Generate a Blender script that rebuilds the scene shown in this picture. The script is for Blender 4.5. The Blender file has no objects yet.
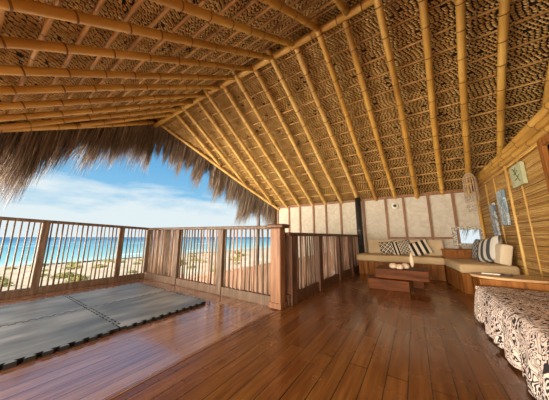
import bpy, bmesh, math, random
from mathutils import Vector, Matrix, Quaternion, noise
random.seed(7)
S = bpy.context.scene
COL = S.collection
PI = math.pi
R = math.radians

# ------------------------------------------------------------------ camera, world, sun, exposure
cd = bpy.data.cameras.new('camera'); cam = bpy.data.objects.new('camera', cd); COL.objects.link(cam)
cd.sensor_width = 36.0; cd.lens = 206.0/549.0*36.0; cd.clip_end = 20000; cd.clip_start = 0.02
cam.location = (0, 0, 0.9); cam.rotation_euler = (R(90)+math.atan(37/206.0), 0, R(33.7))
S.camera = cam
S.view_settings.view_transform = 'Standard'; S.view_settings.look = 'None'
S.view_settings.gamma = 1; S.view_settings.use_curve_mapping = False
S.view_settings.exposure = 1.7

SUN_ENERGY = 2.7
SKY_STRENGTH = 0.29
def build_world():
    w = bpy.data.worlds.new('sky'); S.world = w; w.use_nodes = True
    nt = w.node_tree; nt.nodes.clear(); N = nt.nodes.new; L = nt.links.new
    out = N('ShaderNodeOutputWorld'); bg = N('ShaderNodeBackground'); bg.inputs[1].default_value = SKY_STRENGTH
    tc = N('ShaderNodeTexCoord'); sep = N('ShaderNodeSeparateXYZ'); L(tc.outputs['Generated'], sep.inputs[0])
    ramp = N('ShaderNodeValToRGB'); L(sep.outputs['Z'], ramp.inputs[0])
    e = ramp.color_ramp.elements
    e[0].position = 0.0; e[0].color = (0.52, 0.80, 0.93, 1)
    e[1].position = 1.0; e[1].color = (0.10, 0.34, 0.72, 1)
    x = e.new(0.16); x.color = (0.28, 0.62, 0.90, 1)
    x = e.new(0.36); x.color = (0.13, 0.43, 0.80, 1)
    mp = N('ShaderNodeMapping'); mp.inputs['Scale'].default_value = (2.2, 2.2, 9.0)
    L(tc.outputs['Generated'], mp.inputs[0])
    nz = N('ShaderNodeTexNoise'); nz.inputs['Scale'].default_value = 1.7; nz.inputs['Detail'].default_value = 9
    nz.inputs['Roughness'].default_value = 0.6
    L(mp.outputs[0], nz.inputs['Vector'])
    # more cloud low down, clear above
    mr = N('ShaderNodeMapRange'); L(sep.outputs['Z'], mr.inputs[0])
    mr.inputs[1].default_value = 0.06; mr.inputs[2].default_value = 0.26; mr.inputs[3].default_value = 0.36; mr.inputs[4].default_value = -0.22
    ad = N('ShaderNodeMath'); ad.operation = 'ADD'; L(nz.outputs[0], ad.inputs[0]); L(mr.outputs[0], ad.inputs[1])
    cr = N('ShaderNodeMapRange'); L(ad.outputs[0], cr.inputs[0]); cr.inputs[1].default_value = 0.45; cr.inputs[2].default_value = 0.72
    mix = N('ShaderNodeMix'); mix.data_type = 'RGBA'
    L(cr.outputs[0], mix.inputs[0]); L(ramp.outputs[0], mix.inputs[6]); mix.inputs[7].default_value = (0.82, 0.93, 0.97, 1)
    L(mix.outputs[2], bg.inputs[0]); L(bg.outputs[0], out.inputs[0])
build_world()
sd = bpy.data.lights.new('sun', 'SUN'); sd.energy = SUN_ENERGY; sd.angle = R(1.0); sd.color = (1.0, 0.93, 0.82)
sun = bpy.data.objects.new('sun', sd); COL.objects.link(sun)
sun.rotation_euler = Vector((-0.25, -0.80, 1.0)).to_track_quat('Z', 'Y').to_euler()

ad_ = bpy.data.lights.new('front_fill_lamp', 'AREA'); ad_.shape = 'RECTANGLE'; ad_.size = 9.0; ad_.size_y = 2.4; ad_.energy = 360; ad_.color = (1.0, 0.80, 0.56)  # added area lamp behind the camera, lifts the room above sun and sky
al_ = bpy.data.objects.new('front_fill_lamp', ad_); COL.objects.link(al_); al_.location = (-1.6, -4.6, 1.1)
al_.rotation_euler = Vector((0.0, -1.0, -0.12)).to_track_quat('Z', 'Y').to_euler()

as_ = bpy.data.lights.new('side_fill_lamp', 'AREA'); as_.shape = 'RECTANGLE'; as_.size = 3.0; as_.size_y = 2.4; as_.energy = 560; as_.color = (1.0, 0.86, 0.66)  # added lamp out of view at left, stands in for light through the gable
al_ = bpy.data.objects.new('side_fill_lamp', as_); COL.objects.link(al_); al_.location = (-7.6, -2.9, 0.4)
al_.rotation_euler = Vector((-1.0, -0.75, -0.28)).to_track_quat('Z', 'Y').to_euler()

# ------------------------------------------------------------------ materials
def newmat(name):
    m = bpy.data.materials.new(name); m.use_nodes = True
    nt = m.node_tree; b = nt.nodes['Principled BSDF']
    return m, nt, b
def ramp_node(nt, stops):
    r = nt.nodes.new('ShaderNodeValToRGB'); e = r.color_ramp.elements
    e[0].position, e[0].color = stops[0][0], (*stops[0][1], 1)
    e[1].position, e[1].color = stops[-1][0], (*stops[-1][1], 1)
    for p, c in stops[1:-1]:
        x = e.new(p); x.color = (*c, 1)
    return r
def noisy(name, stops, scale=(1, 1, 1), nscale=5, detail=6, rough=0.7, bump=0.0, spec=0.5, dist=0.0, coord='Object', rand=0.0, bdist=0.01):
    m, nt, b = newmat(name); L = nt.links.new
    tc = nt.nodes.new('ShaderNodeTexCoord'); mp = nt.nodes.new('ShaderNodeMapping'); mp.inputs['Scale'].default_value = scale
    L(tc.outputs[coord], mp.inputs[0])
    if rand:
        oi = nt.nodes.new('ShaderNodeObjectInfo'); ml = nt.nodes.new('ShaderNodeMath'); ml.operation = 'MULTIPLY'; ml.inputs[1].default_value = 37.0
        cb = nt.nodes.new('ShaderNodeCombineXYZ'); L(oi.outputs['Random'], ml.inputs[0])
        for i in range(3): L(ml.outputs[0], cb.inputs[i])
        L(cb.outputs[0], mp.inputs['Location'])
    n = nt.nodes.new('ShaderNodeTexNoise'); n.inputs['Scale'].default_value = nscale; n.inputs['Detail'].default_value = detail
    n.inputs['Distortion'].default_value = dist
    L(mp.outputs[0], n.inputs['Vector'])
    r = ramp_node(nt, stops); L(n.outputs[0], r.inputs[0]); L(r.outputs[0], b.inputs['Base Color'])
    b.inputs['Roughness'].default_value = rough; b.inputs['Specular IOR Level'].default_value = spec
    if bump:
        bp = nt.nodes.new('ShaderNodeBump'); bp.inputs['Strength'].default_value = bump; bp.inputs['Distance'].default_value = bdist
        L(n.outputs[0], bp.inputs['Height']); L(bp.outputs[0], b.inputs['Normal'])
    return m
def mnode(nt, op, a=None, b=None, c=None):
    n = nt.nodes.new('ShaderNodeMath'); n.operation = op
    for i, v in enumerate((a, b, c)):
        if v is None: continue
        if isinstance(v, (int, float)): n.inputs[i].default_value = v
        else: nt.links.new(v, n.inputs[i])
    return n.outputs[0]

M = {}
M['bamboo'] = noisy('bamboo_golden', [(0.25, (0.30, 0.14, 0.026)), (0.5, (0.57, 0.32, 0.068)), (0.75, (0.76, 0.49, 0.14))], (1, 1, 0.25), 4, 6, 0.38, 0.1, rand=1)
M['bamboo_pale'] = noisy('bamboo_pale', [(0.25, (0.42, 0.24, 0.07)), (0.5, (0.64, 0.41, 0.13)), (0.75, (0.80, 0.57, 0.22))], (1, 1, 0.25), 5, 6, 0.45, 0.1, rand=1)
M['bamboo_thin'] = noisy('bamboo_thin', [(0.25, (0.26, 0.12, 0.03)), (0.5, (0.50, 0.28, 0.09)), (0.75, (0.66, 0.43, 0.17))], (1, 1, 0.3), 6, 5, 0.5, rand=1)
M['node'] = noisy('bamboo_node', [(0.3, (0.10, 0.04, 0.012)), (0.7, (0.30, 0.14, 0.04))], nscale=8)
M['leaf'] = noisy('woven_palm_leaf', [(0.3, (0.45, 0.26, 0.075)), (0.5, (0.67, 0.435, 0.155)), (0.72, (0.84, 0.62, 0.28))], (1, 1, 1), 9, 5, 0.6, 0.0)
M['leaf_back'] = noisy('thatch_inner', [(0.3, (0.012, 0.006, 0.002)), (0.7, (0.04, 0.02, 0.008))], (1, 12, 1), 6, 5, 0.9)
M['scrap'] = noisy('dry_leaf_scrap', [(0.3, (0.45, 0.38, 0.28)), (0.7, (0.75, 0.70, 0.58))], (1, 1, 1), 9, 3, 0.8)
for i, c in enumerate([(0.17, 0.125, 0.10), (0.29, 0.225, 0.18), (0.42, 0.34, 0.27), (0.10, 0.075, 0.06)]):
    M['straw%d' % i] = noisy('straw_%d' % i, [(0.3, tuple(v*0.75 for v in c)), (0.7, tuple(min(1, v*1.3) for v in c))], (1, 1, .3), 8, 3, 0.8)
M['rail_wood'] = noisy('weathered_brown_wood', [(0.3, (0.06, 0.034, 0.022)), (0.55, (0.125, 0.075, 0.05)), (0.75, (0.20, 0.135, 0.095))], (6, 6, 0.8), 4, 6, 0.6, 0.2)
M['dark_wood'] = noisy('dark_brown_wood', [(0.3, (0.05, 0.020, 0.010)), (0.6, (0.115, 0.048, 0.024)), (0.8, (0.17, 0.08, 0.04))], (5, 5, 0.8), 4, 6, 0.5, 0.15)
M['post_wood'] = noisy('reddish_post_wood', [(0.3, (0.11, 0.042, 0.018)), (0.5, (0.20, 0.085, 0.036)), (0.75, (0.30, 0.15, 0.07))], (7, 7, 0.7), 3, 7, 0.5, 0.2)
M['stick'] = noisy('weathered_stick', [(0.3, (0.08, 0.052, 0.034)), (0.55, (0.17, 0.115, 0.08)), (0.75, (0.27, 0.20, 0.15))], (3, 3, 0.6), 5, 4, 0.7, rand=1)
M['stick_pink'] = noisy('pinkish_grey_stick', [(0.3, (0.22, 0.12, 0.09)), (0.55, (0.42, 0.27, 0.21)), (0.75, (0.62, 0.46, 0.37))], (3, 3, 0.6), 5, 4, 0.7, rand=1)
M['stick_dark'] = noisy('dark_stick', [(0.3, (0.06, 0.03, 0.018)), (0.7, (0.18, 0.10, 0.06))], (3, 3, 0.6), 5, 4, 0.6, rand=1)
M['black_pole'] = noisy('blackened_pole', [(0.3, (0.008, 0.008, 0.009)), (0.7, (0.03, 0.028, 0.028))], (1, 1, 1), 8, 3, 0.4)
M['bench_wood'] = noisy('bench_wood', [(0.3, (0.13, 0.042, 0.008)), (0.5, (0.26, 0.095, 0.018)), (0.75, (0.40, 0.17, 0.04))], (9, 9, 0.9), 2.5, 7, 0.62, 0.1, spec=0.25)
M['table_wood'] = noisy('table_wood', [(0.3, (0.055, 0.014, 0.003)), (0.5, (0.12, 0.034, 0.007)), (0.75, (0.19, 0.06, 0.014))], (1.2, 8, 8), 2.5, 7, 0.62, 0.1, spec=0.25)
M['pale_wood'] = noisy('pale_wood', [(0.3, (0.42, 0.26, 0.12)), (0.55, (0.58, 0.39, 0.21)), (0.75, (0.70, 0.50, 0.30))], (1, 8, 8), 2.5, 7, 0.4, 0.1)
M['tan'] = noisy('tan_canvas', [(0.3, (0.55, 0.41, 0.24)), (0.7, (0.66, 0.52, 0.33))], (1, 1, 1), 5, 6, 0.9, 0.05)
M['beige'] = noisy('beige_canvas', [(0.3, (0.58, 0.46, 0.30)), (0.7, (0.70, 0.58, 0.42))], (1, 1, 1), 5, 6, 0.9, 0.05)
M['cream'] = noisy('cream_cloth', [(0.3, (0.72, 0.62, 0.47)), (0.7, (0.80, 0.72, 0.58))], (1, 1, 1), 5, 6, 0.9, 0.05)
M['white'] = noisy('white_plastic', [(0.3, (0.75, 0.73, 0.68)), (0.7, (0.8, 0.78, 0.74))], rough=0.4)
M['darkgrey'] = noisy('dark_plastic', [(0.3, (0.02, 0.02, 0.02)), (0.7, (0.05, 0.045, 0.04))], rough=0.4)
M['shell'] = noisy('shell', [(0.3, (0.34, 0.24, 0.16)), (0.7, (0.66, 0.54, 0.42))], (1, 1, 1), 30, 3, 0.35, rand=1)
M['stone'] = noisy('pale_stone', [(0.3, (0.62, 0.46, 0.34)), (0.7, (0.85, 0.74, 0.62))], (1, 1, 1), 12, 4, 0.5)
M['sand'] = noisy('sand', [(0.3, (0.36, 0.28, 0.17)), (0.55, (0.45, 0.37, 0.25)), (0.75, (0.52, 0.45, 0.33))], (1, 1, 1), 0.5, 10, 0.95, 0.3, bdist=0.1)
M['bush'] = noisy('dune_scrub', [(0.3, (0.16, 0.17, 0.03)), (0.5, (0.34, 0.31, 0.07)), (0.75, (0.52, 0.44, 0.14))], (1, 1, 1), 3, 6, 0.9, rand=1)
M['wall_reed'] = noisy('golden_reed', [(0.28, (0.30, 0.15, 0.035)), (0.5, (0.47, 0.27, 0.075)), (0.72, (0.62, 0.40, 0.13))], (1, 0.6, 16), 5, 7, 0.5, 0.15)
M['reed_dark'] = noisy('brown_reed', [(0.3, (0.24, 0.11, 0.027)), (0.7, (0.42, 0.235, 0.065))], (1, 0.6, 16), 5, 7, 0.5, 0.1)
M['reed_pale'] = noisy('pale_reed', [(0.3, (0.44, 0.26, 0.08)), (0.7, (0.64, 0.43, 0.16))], (1, 0.6, 16), 5, 7, 0.5, 0.1)
M['batten_red'] = noisy('reddish_batten', [(0.3, (0.17, 0.07, 0.03)), (0.7, (0.34, 0.165, 0.075))], (6, 6, 0.7), 4, 5, 0.5)
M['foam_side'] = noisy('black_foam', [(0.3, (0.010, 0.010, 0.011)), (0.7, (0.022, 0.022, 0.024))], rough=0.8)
M['foam_top'] = noisy('dusty_sky_tinted_foam', [(0.32, (0.12, 0.145, 0.17)), (0.5, (0.22, 0.255, 0.29)), (0.68, (0.38, 0.41, 0.44))], (3, 1, 1), 1.6, 12, 0.42, 0.2, rand=1)  # dusty foam top, with the sky's bluish reflection mixed into its colour
M['fence_wood'] = noisy('rusty_plank', [(0.3, (0.22, 0.12, 0.08)), (0.7, (0.42, 0.26, 0.18))], (5, 5, 0.6), 3, 5, 0.8)

def mat_floor(name, tones, seam, rough=(0.16, 0.38), wear=0.3):
    m, nt, b = newmat(name); L = nt.links.new
    tc = nt.nodes.new('ShaderNodeTexCoord'); mp = nt.nodes.new('ShaderNodeMapping'); mp.inputs['Rotation'].default_value = (0, 0, R(90))
    L(tc.outputs['Object'], mp.inputs[0])
    br = nt.nodes.new('ShaderNodeTexBrick'); L(mp.outputs[0], br.inputs['Vector'])
    br.inputs['Scale'].default_value = 1; br.inputs['Brick Width'].default_value = 4.6; br.inputs['Row Height'].default_value = 0.12
    br.inputs['Mortar Size'].default_value = 0.0035; br.inputs['Mortar Smooth'].default_value = 0.3
    br.inputs['Color1'].default_value = (0, 0, 0, 1); br.inputs['Color2'].default_value = (1, 1, 1, 1); br.inputs['Mortar'].default_value = (.5, .5, .5, 1)
    br.offset = 0.37
    mg = nt.nodes.new('ShaderNodeMapping'); mg.inputs['Scale'].default_value = (14, 0.9, 1); L(tc.outputs['Object'], mg.inputs[0])
    g = nt.nodes.new('ShaderNodeTexNoise'); g.inputs['Scale'].default_value = 2.2; g.inputs['Detail'].default_value = 9; g.inputs['Distortion'].default_value = 0.8
    L(mg.outputs[0], g.inputs['Vector'])
    w = nt.nodes.new('ShaderNodeTexNoise'); w.inputs['Scale'].default_value = 1.3; w.inputs['Detail'].default_value = 8; L(tc.outputs['Object'], w.inputs['Vector'])
    v = mnode(nt, 'MULTIPLY_ADD', br.outputs['Color'], 0.22, mnode(nt, 'MULTIPLY_ADD', g.outputs[0], 0.75, mnode(nt, 'MULTIPLY_ADD', w.outputs[0], wear, -0.17)))
    r = ramp_node(nt, tones); L(v, r.inputs[0])
    mx = nt.nodes.new('ShaderNodeMix'); mx.data_type = 'RGBA'; L(br.outputs['Fac'], mx.inputs[0]); L(r.outputs[0], mx.inputs[6]); mx.inputs[7].default_value = (*seam, 1)
    L(mx.outputs[2], b.inputs['Base Color'])
    mr = nt.nodes.new('ShaderNodeMapRange'); L(w.outputs[0], mr.inputs[0]); mr.inputs[1].default_value = .35; mr.inputs[2].default_value = .65
    mr.inputs[3].default_value = rough[0]; mr.inputs[4].default_value = rough[1]; L(mr.outputs[0], b.inputs['Roughness'])
    h = mnode(nt, 'MULTIPLY_ADD', br.outputs['Fac'], -1.0, mnode(nt, 'MULTIPLY', g.outputs[0], 0.12))
    bp = nt.nodes.new('ShaderNodeBump'); bp.inputs['Strength'].default_value = 0.45; bp.inputs['Distance'].default_value = 0.006
    L(h, bp.inputs['Height']); L(bp.outputs[0], b.inputs['Normal'])
    b.inputs['Specular IOR Level'].default_value = 0.5; b.inputs['Coat Weight'].default_value = 0.9 if 'deck' in name else 0.25; b.inputs['Coat Roughness'].default_value = 0.13; b.inputs['Coat IOR'].default_value = 2.0 if 'deck' in name else 1.5
    return m
M['floor'] = mat_floor('varnished_floor_boards', [(0.2, (0.085, 0.024, 0.006)), (0.45, (0.18, 0.060, 0.014)), (0.7, (0.30, 0.12, 0.03)), (0.9, (0.42, 0.20, 0.06))], (0.015, 0.006, 0.003))
M['deck'] = mat_floor('worn_deck_boards', [(0.2, (0.20, 0.075, 0.04)), (0.45, (0.36, 0.165, 0.09)), (0.7, (0.50, 0.28, 0.17)), (0.9, (0.6, 0.38, 0.26))], (0.05, 0.02, 0.012), (0.12, 0.34), 0.4)

def mat_plaster():
    m, nt, b = newmat('wrinkled_white_cloth'); L = nt.links.new
    tc = nt.nodes.new('ShaderNodeTexCoord')
    n = nt.nodes.new('ShaderNodeTexNoise'); n.inputs['Scale'].default_value = 3.5; n.inputs['Detail'].default_value = 8; n.inputs['Distortion'].default_value = 1.6
    L(tc.outputs['Object'], n.inputs['Vector'])
    v = mnode(nt, 'ABSOLUTE', mnode(nt, 'SUBTRACT', n.outputs[0], 0.5))
    r = ramp_node(nt, [(0.0, (0.53, 0.49, 0.42)), (0.03, (0.58, 0.55, 0.49)), (0.2, (0.66, 0.63, 0.57))]); L(v, r.inputs[0]); L(r.outputs[0], b.inputs['Base Color'])
    bp = nt.nodes.new('ShaderNodeBump'); bp.inputs['Strength'].default_value = 0.4; bp.inputs['Distance'].default_value = 0.02
    L(n.outputs[0], bp.inputs['Height']); L(bp.outputs[0], b.inputs['Normal']); b.inputs['Roughness'].default_value = 0.85
    return m
M['plaster'] = mat_plaster()

def mat_sea():
    m, nt, b = newmat('sea_water'); L = nt.links.new
    tc = nt.nodes.new('ShaderNodeTexCoord'); sp = nt.nodes.new('ShaderNodeSeparateXYZ'); L(tc.outputs['Object'], sp.inputs[0])
    mr = nt.nodes.new('ShaderNodeMapRange'); L(sp.outputs['X'], mr.inputs[0]); mr.inputs[1].default_value = -50; mr.inputs[2].default_value = -400
    r = ramp_node(nt, [(0.0, (0.40, 0.48, 0.42)), (0.04, (0.20, 0.38, 0.38)), (0.22, (0.09, 0.27, 0.34)), (1.0, (0.035, 0.13, 0.22))]); L(mr.outputs[0], r.inputs[0])
    mp = nt.nodes.new('ShaderNodeMapping'); mp.inputs['Scale'].default_value = (0.16, 0.03, 1); L(tc.outputs['Object'], mp.inputs[0])
    n = nt.nodes.new('ShaderNodeTexNoise'); n.inputs['Scale'].default_value = 1; n.inputs['Detail'].default_value = 8; L(mp.outputs[0], n.inputs['Vector'])
    f = nt.nodes.new('ShaderNodeMapRange'); L(n.outputs[0], f.inputs[0]); f.inputs[1].default_value = 0.63; f.inputs[2].default_value = 0.70
    mx = nt.nodes.new('ShaderNodeMix'); mx.data_type = 'RGBA'; L(f.outputs[0], mx.inputs[0]); L(r.outputs[0], mx.inputs[6]); mx.inputs[7].default_value = (0.8, 0.85, 0.85, 1)
    L(mx.outputs[2], b.inputs['Base Color']); b.inputs['Roughness'].default_value = 0.6; b.inputs['Specular IOR Level'].default_value = 0.15
    return m
M['sea'] = mat_sea()

def mat_throw():
    m, nt, b = newmat('black_and_white_scroll_print'); L = nt.links.new
    tc = nt.nodes.new('ShaderNodeTexCoord')
    n = nt.nodes.new('ShaderNodeTexNoise'); n.inputs['Scale'].default_value = 12; n.inputs['Detail'].default_value = 1.4; n.inputs['Distortion'].default_value = 1.2
    L(tc.outputs['Object'], n.inputs['Vector'])
    v = mnode(nt, 'FRACT', mnode(nt, 'MULTIPLY', n.outputs[0], 7.5))
    n2 = nt.nodes.new('ShaderNodeTexNoise'); n2.inputs['Scale'].default_value = 4; L(tc.outputs['Object'], n2.inputs['Vector'])
    t = mnode(nt, 'MULTIPLY_ADD', n2.outputs[0], 0.6, 0.32)
    k = mnode(nt, 'GREATER_THAN', v, t)
    mx = nt.nodes.new('ShaderNodeMix'); mx.data_type = 'RGBA'; L(k, mx.inputs[0]); mx.inputs[6].default_value = (0.80, 0.68, 0.64, 1); mx.inputs[7].default_value = (0.018, 0.013, 0.018, 1)
    L(mx.outputs[2], b.inputs['Base Color']); b.inputs['Roughness'].default_value = 0.85
    return m
M['throw'] = mat_throw()

def mat_pattern(name, kind, light=(0.78, 0.72, 0.62), dark=(0.015, 0.013, 0.014), p=0.06, mid=None):
    """stripes or diamonds in the object's own x / z"""
    m, nt, b = newmat(name); L = nt.links.new
    tc = nt.nodes.new('ShaderNodeTexCoord'); sp = nt.nodes.new('ShaderNodeSeparateXYZ'); L(tc.outputs['Object'], sp.inputs[0])
    x, z = sp.outputs['X'], sp.outputs['Z']
    def dia(px):
        a = mnode(nt, 'PINGPONG', x, px); c = mnode(nt, 'PINGPONG', z, px)
        s = mnode(nt, 'ADD', a, c)
        return mnode(nt, 'GREATER_THAN', mnode(nt, 'PINGPONG', s, px*0.5), px*0.22)
    def stripe(px, duty):
        return mnode(nt, 'LESS_THAN', mnode(nt, 'FRACT', mnode(nt, 'ADD', mnode(nt, 'DIVIDE', x, px), 10.3)), duty)
    if kind == 'diamond': k = dia(p)
    elif kind == 'stripe': k = stripe(p, 0.5)
    elif kind == 'mixed':
        inr = mnode(nt, 'GREATER_THAN', x, -0.05)
        k = mnode(nt, 'ADD', mnode(nt, 'MULTIPLY', inr, dia(0.035)), mnode(nt, 'MULTIPLY', mnode(nt, 'SUBTRACT', 1.0, inr), stripe(0.075, 0.5)))
    mx = nt.nodes.new('ShaderNodeMix'); mx.data_type = 'RGBA'; L(k, mx.inputs[0]); mx.inputs[6].default_value = (*light, 1); mx.inputs[7].default_value = (*dark, 1)
    L(mx.outputs[2], b.inputs['Base Color']); b.inputs['Roughness'].default_value = 0.9
    return m
M['p_diamond'] = mat_pattern('black_white_diamonds', 'diamond', p=0.055)
M['p_mixed'] = mat_pattern('stripes_and_diamonds', 'mixed')
M['p_stripe'] = mat_pattern('black_cream_stripes', 'stripe', p=0.115)
M['p_grey'] = mat_pattern('grey_white_stripes', 'stripe', (0.72, 0.72, 0.70), (0.07, 0.08, 0.10), p=0.155)
M['p_lattice'] = mat_pattern('navy_white_lattice', 'diamond', (0.6, 0.62, 0.66), (0.03, 0.035, 0.05), p=0.05)
M['frame_mosaic'] = noisy('mosaic_frame', [(0.42, (0.16, 0.15, 0.15)), (0.48, (0.5, 0.47, 0.42)), (0.6, (0.68, 0.64, 0.56))], (1, 1, 1), 45, 2, 0.5)
def mat_art(name, a, bb, sc, dist=1.0):
    return noisy(name, [(0.44, a), (0.50, bb), (0.56, a), (0.62, bb)], (1, 1, 0.6), sc, 2, 0.7, dist=dist)
M['art_blue'] = mat_art('blue_white_print', (0.20, 0.32, 0.44), (0.66, 0.74, 0.78), 16)
M['art_navy'] = mat_art('slate_white_print', (0.12, 0.18, 0.28), (0.66, 0.70, 0.73), 22, 0.3)
M['art_green'] = noisy('pale_green_paint', [(0.3, (0.38, 0.42, 0.26)), (0.7, (0.52, 0.54, 0.36))], nscale=6)
M['art_line'] = noisy('olive_line', [(0.3, (0.10, 0.14, 0.06)), (0.7, (0.14, 0.18, 0.08))])

# ------------------------------------------------------------------ mesh helpers
class MB:
    def __init__(s): s.v = []; s.f = []; s.mi = []; s.sm = []
    def add(s, vs, fs, mi=0, sm=False):
        o = len(s.v); s.v += [Vector(v) for v in vs]
        for f in fs: s.f.append([i+o for i in f]); s.mi.append(mi); s.sm.append(sm)
        return s
    def box(s, a, b, mi=0, mat=None):
        x0, y0, z0 = a; x1, y1, z1 = b
        vs = [Vector(p) for p in ((x0,y0,z0),(x1,y0,z0),(x1,y1,z0),(x0,y1,z0),(x0,y0,z1),(x1,y0,z1),(x1,y1,z1),(x0,y1,z1))]
        if mat: vs = [mat @ v for v in vs]
        return s.add(vs, [(0,3,2,1),(4,5,6,7),(0,1,5,4),(1,2,6,5),(2,3,7,6),(3,0,4,7)], mi)
    def tube(s, pts, rad, n=8, mi=0, sm=True, cap=True):
        pts = [Vector(p) for p in pts]; k = len(pts)
        if not isinstance(rad, (list, tuple)): rad = [rad]*k
        vs = []
        for i, p in enumerate(pts):
            d = (pts[min(i+1, k-1)]-pts[max(i-1, 0)]).normalized()
            u = d.orthogonal().normalized() if i == 0 else (u - d*u.dot(d)).normalized()
            w = d.cross(u)
            for j in range(n):
                a = 2*PI*j/n; vs.append(p+(u*math.cos(a)+w*math.sin(a))*rad[i])
        fs = [(i*n+j, i*n+(j+1) % n, (i+1)*n+(j+1) % n, (i+1)*n+j) for i in range(k-1) for j in range(n)]
        s.add(vs, fs, mi, sm)
        if cap:
            o = len(s.v)-len(vs)
            s.f.append([o+j for j in range(n)][::-1]); s.mi.append(mi); s.sm.append(False)
            s.f.append([o+(k-1)*n+j for j in range(n)]); s.mi.append(mi); s.sm.append(False)
        return s
    def lathe(s, prof, n=20, c=(0, 0, 0), mi=0):
        c = Vector(c); return s.tube([c+Vector((0, 0, z)) for r, z in prof], [max(r, 1e-4) for r, z in prof], n, mi)
    def prism(s, poly, z0, z1, mi=0, top=None):
        n = len(poly); vs = [(x, y, z0) for x, y in poly]+[(x, y, z1) for x, y in poly]
        o = len(s.v); s.v += [Vector(v) for v in vs]
        for j in range(n): s.f.append([o+j, o+(j+1) % n, o+n+(j+1) % n, o+n+j]); s.mi.append(mi); s.sm.append(False)
        s.f.append([o+j for j in range(n)][::-1]); s.mi.append(mi); s.sm.append(False)
        s.f.append([o+n+j for j in range(n)]); s.mi.append(mi if top is None else top); s.sm.append(False)
        return s
    def build(s, name, mats, parent=None, bevel=0, seg=2, subsurf=0, local=False):
        me = bpy.data.meshes.new(name)
        off = Vector((0, 0, 0))
        if parent is not None and not local:
            p = parent
            while p is not None: off += p.location; p = p.parent
        me.from_pydata([v-off for v in s.v], [], s.f)
        if not isinstance(mats, (list, tuple)): mats = [mats]
        for m in mats: me.materials.append(m)
        me.polygons.foreach_set('material_index', s.mi); me.polygons.foreach_set('use_smooth', s.sm)
        me.update()
        o = bpy.data.objects.new(name, me); COL.objects.link(o)
        if parent is not None: o.parent = parent
        if bevel:
            b = o.modifiers.new('bevel', 'BEVEL'); b.width = bevel; b.segments = seg; b.limit_method = 'ANGLE'
            if seg > 2:
                for pl in me.polygons: pl.use_smooth = True
        if subsurf:
            b = o.modifiers.new('sub', 'SUBSURF'); b.levels = subsurf; b.render_levels = subsurf
        return o
def tag(o, label, cat, group=None, kind=None):
    o['label'] = label; o['category'] = cat
    if group: o['group'] = group
    if kind: o['kind'] = kind
    return o
def struct(o, label=None):
    o['kind'] = 'structure'
    if label: o['label'] = label
    return o
def empty(name, loc, label, cat, group=None, rz=0.0):
    o = bpy.data.objects.new(name, None); o.location = loc; o.rotation_euler = (0, 0, rz); o.empty_display_size = 0.1; COL.objects.link(o)
    return tag(o, label, cat, group)
ORD = ['first', 'second', 'third', 'fourth', 'fifth', 'sixth', 'seventh', 'eighth', 'ninth', 'tenth', 'eleventh', 'twelfth', 'thirteenth', 'fourteenth',
       'fifteenth', 'sixteenth', 'seventeenth', 'eighteenth', 'nineteenth', 'twentieth']
def bamboo_mesh(length, r, seed=0, step=0.38, n=10):
    """a culm along +Z with swollen nodes and a slight wander"""
    rnd = random.Random(seed); prof = []; pts = []
    z = 0.0; ph = rnd.uniform(0, 6)
    def c(z): return Vector((0.012*math.sin(z*1.3+ph), 0.012*math.cos(z*1.1+ph*2), z))
    zs = [(0, r)]; k = step*rnd.uniform(.4, 1)
    while k < length-0.05:
        zs += [(k-0.03, r*0.98), (k-0.008, r*1.09), (k, r*0.97), (k+0.008, r*1.09), (k+0.03, r*0.98)]
        k += step*rnd.uniform(.85, 1.15)
    zs.append((length, r*0.96))
    mb = MB(); mb.tube([c(z) for z, _ in zs], [q for _, q in zs], n)
    for i in range(len(zs)-1):
        if zs[i+1][0]-zs[i][0] < 0.0085:
            for j in range(n): mb.mi[i*n+j] = 1
    return mb
def pole(name, a, b, r, mat, label=None, cat=None, group=None, seed=0, step=0.38, n=10, parent=None):
    a = Vector(a); b = Vector(b); d = b-a
    o = bamboo_mesh(d.length, r, seed, step, n).build(name, [mat, M['node']], local=True)
    o.location = a; o.rotation_euler = d.to_track_quat('Z', 'Y').to_euler()
    if parent is not None: o.parent = parent; o.location = a-parent.location
    if label: tag(o, label, cat, group)
    return o

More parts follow.
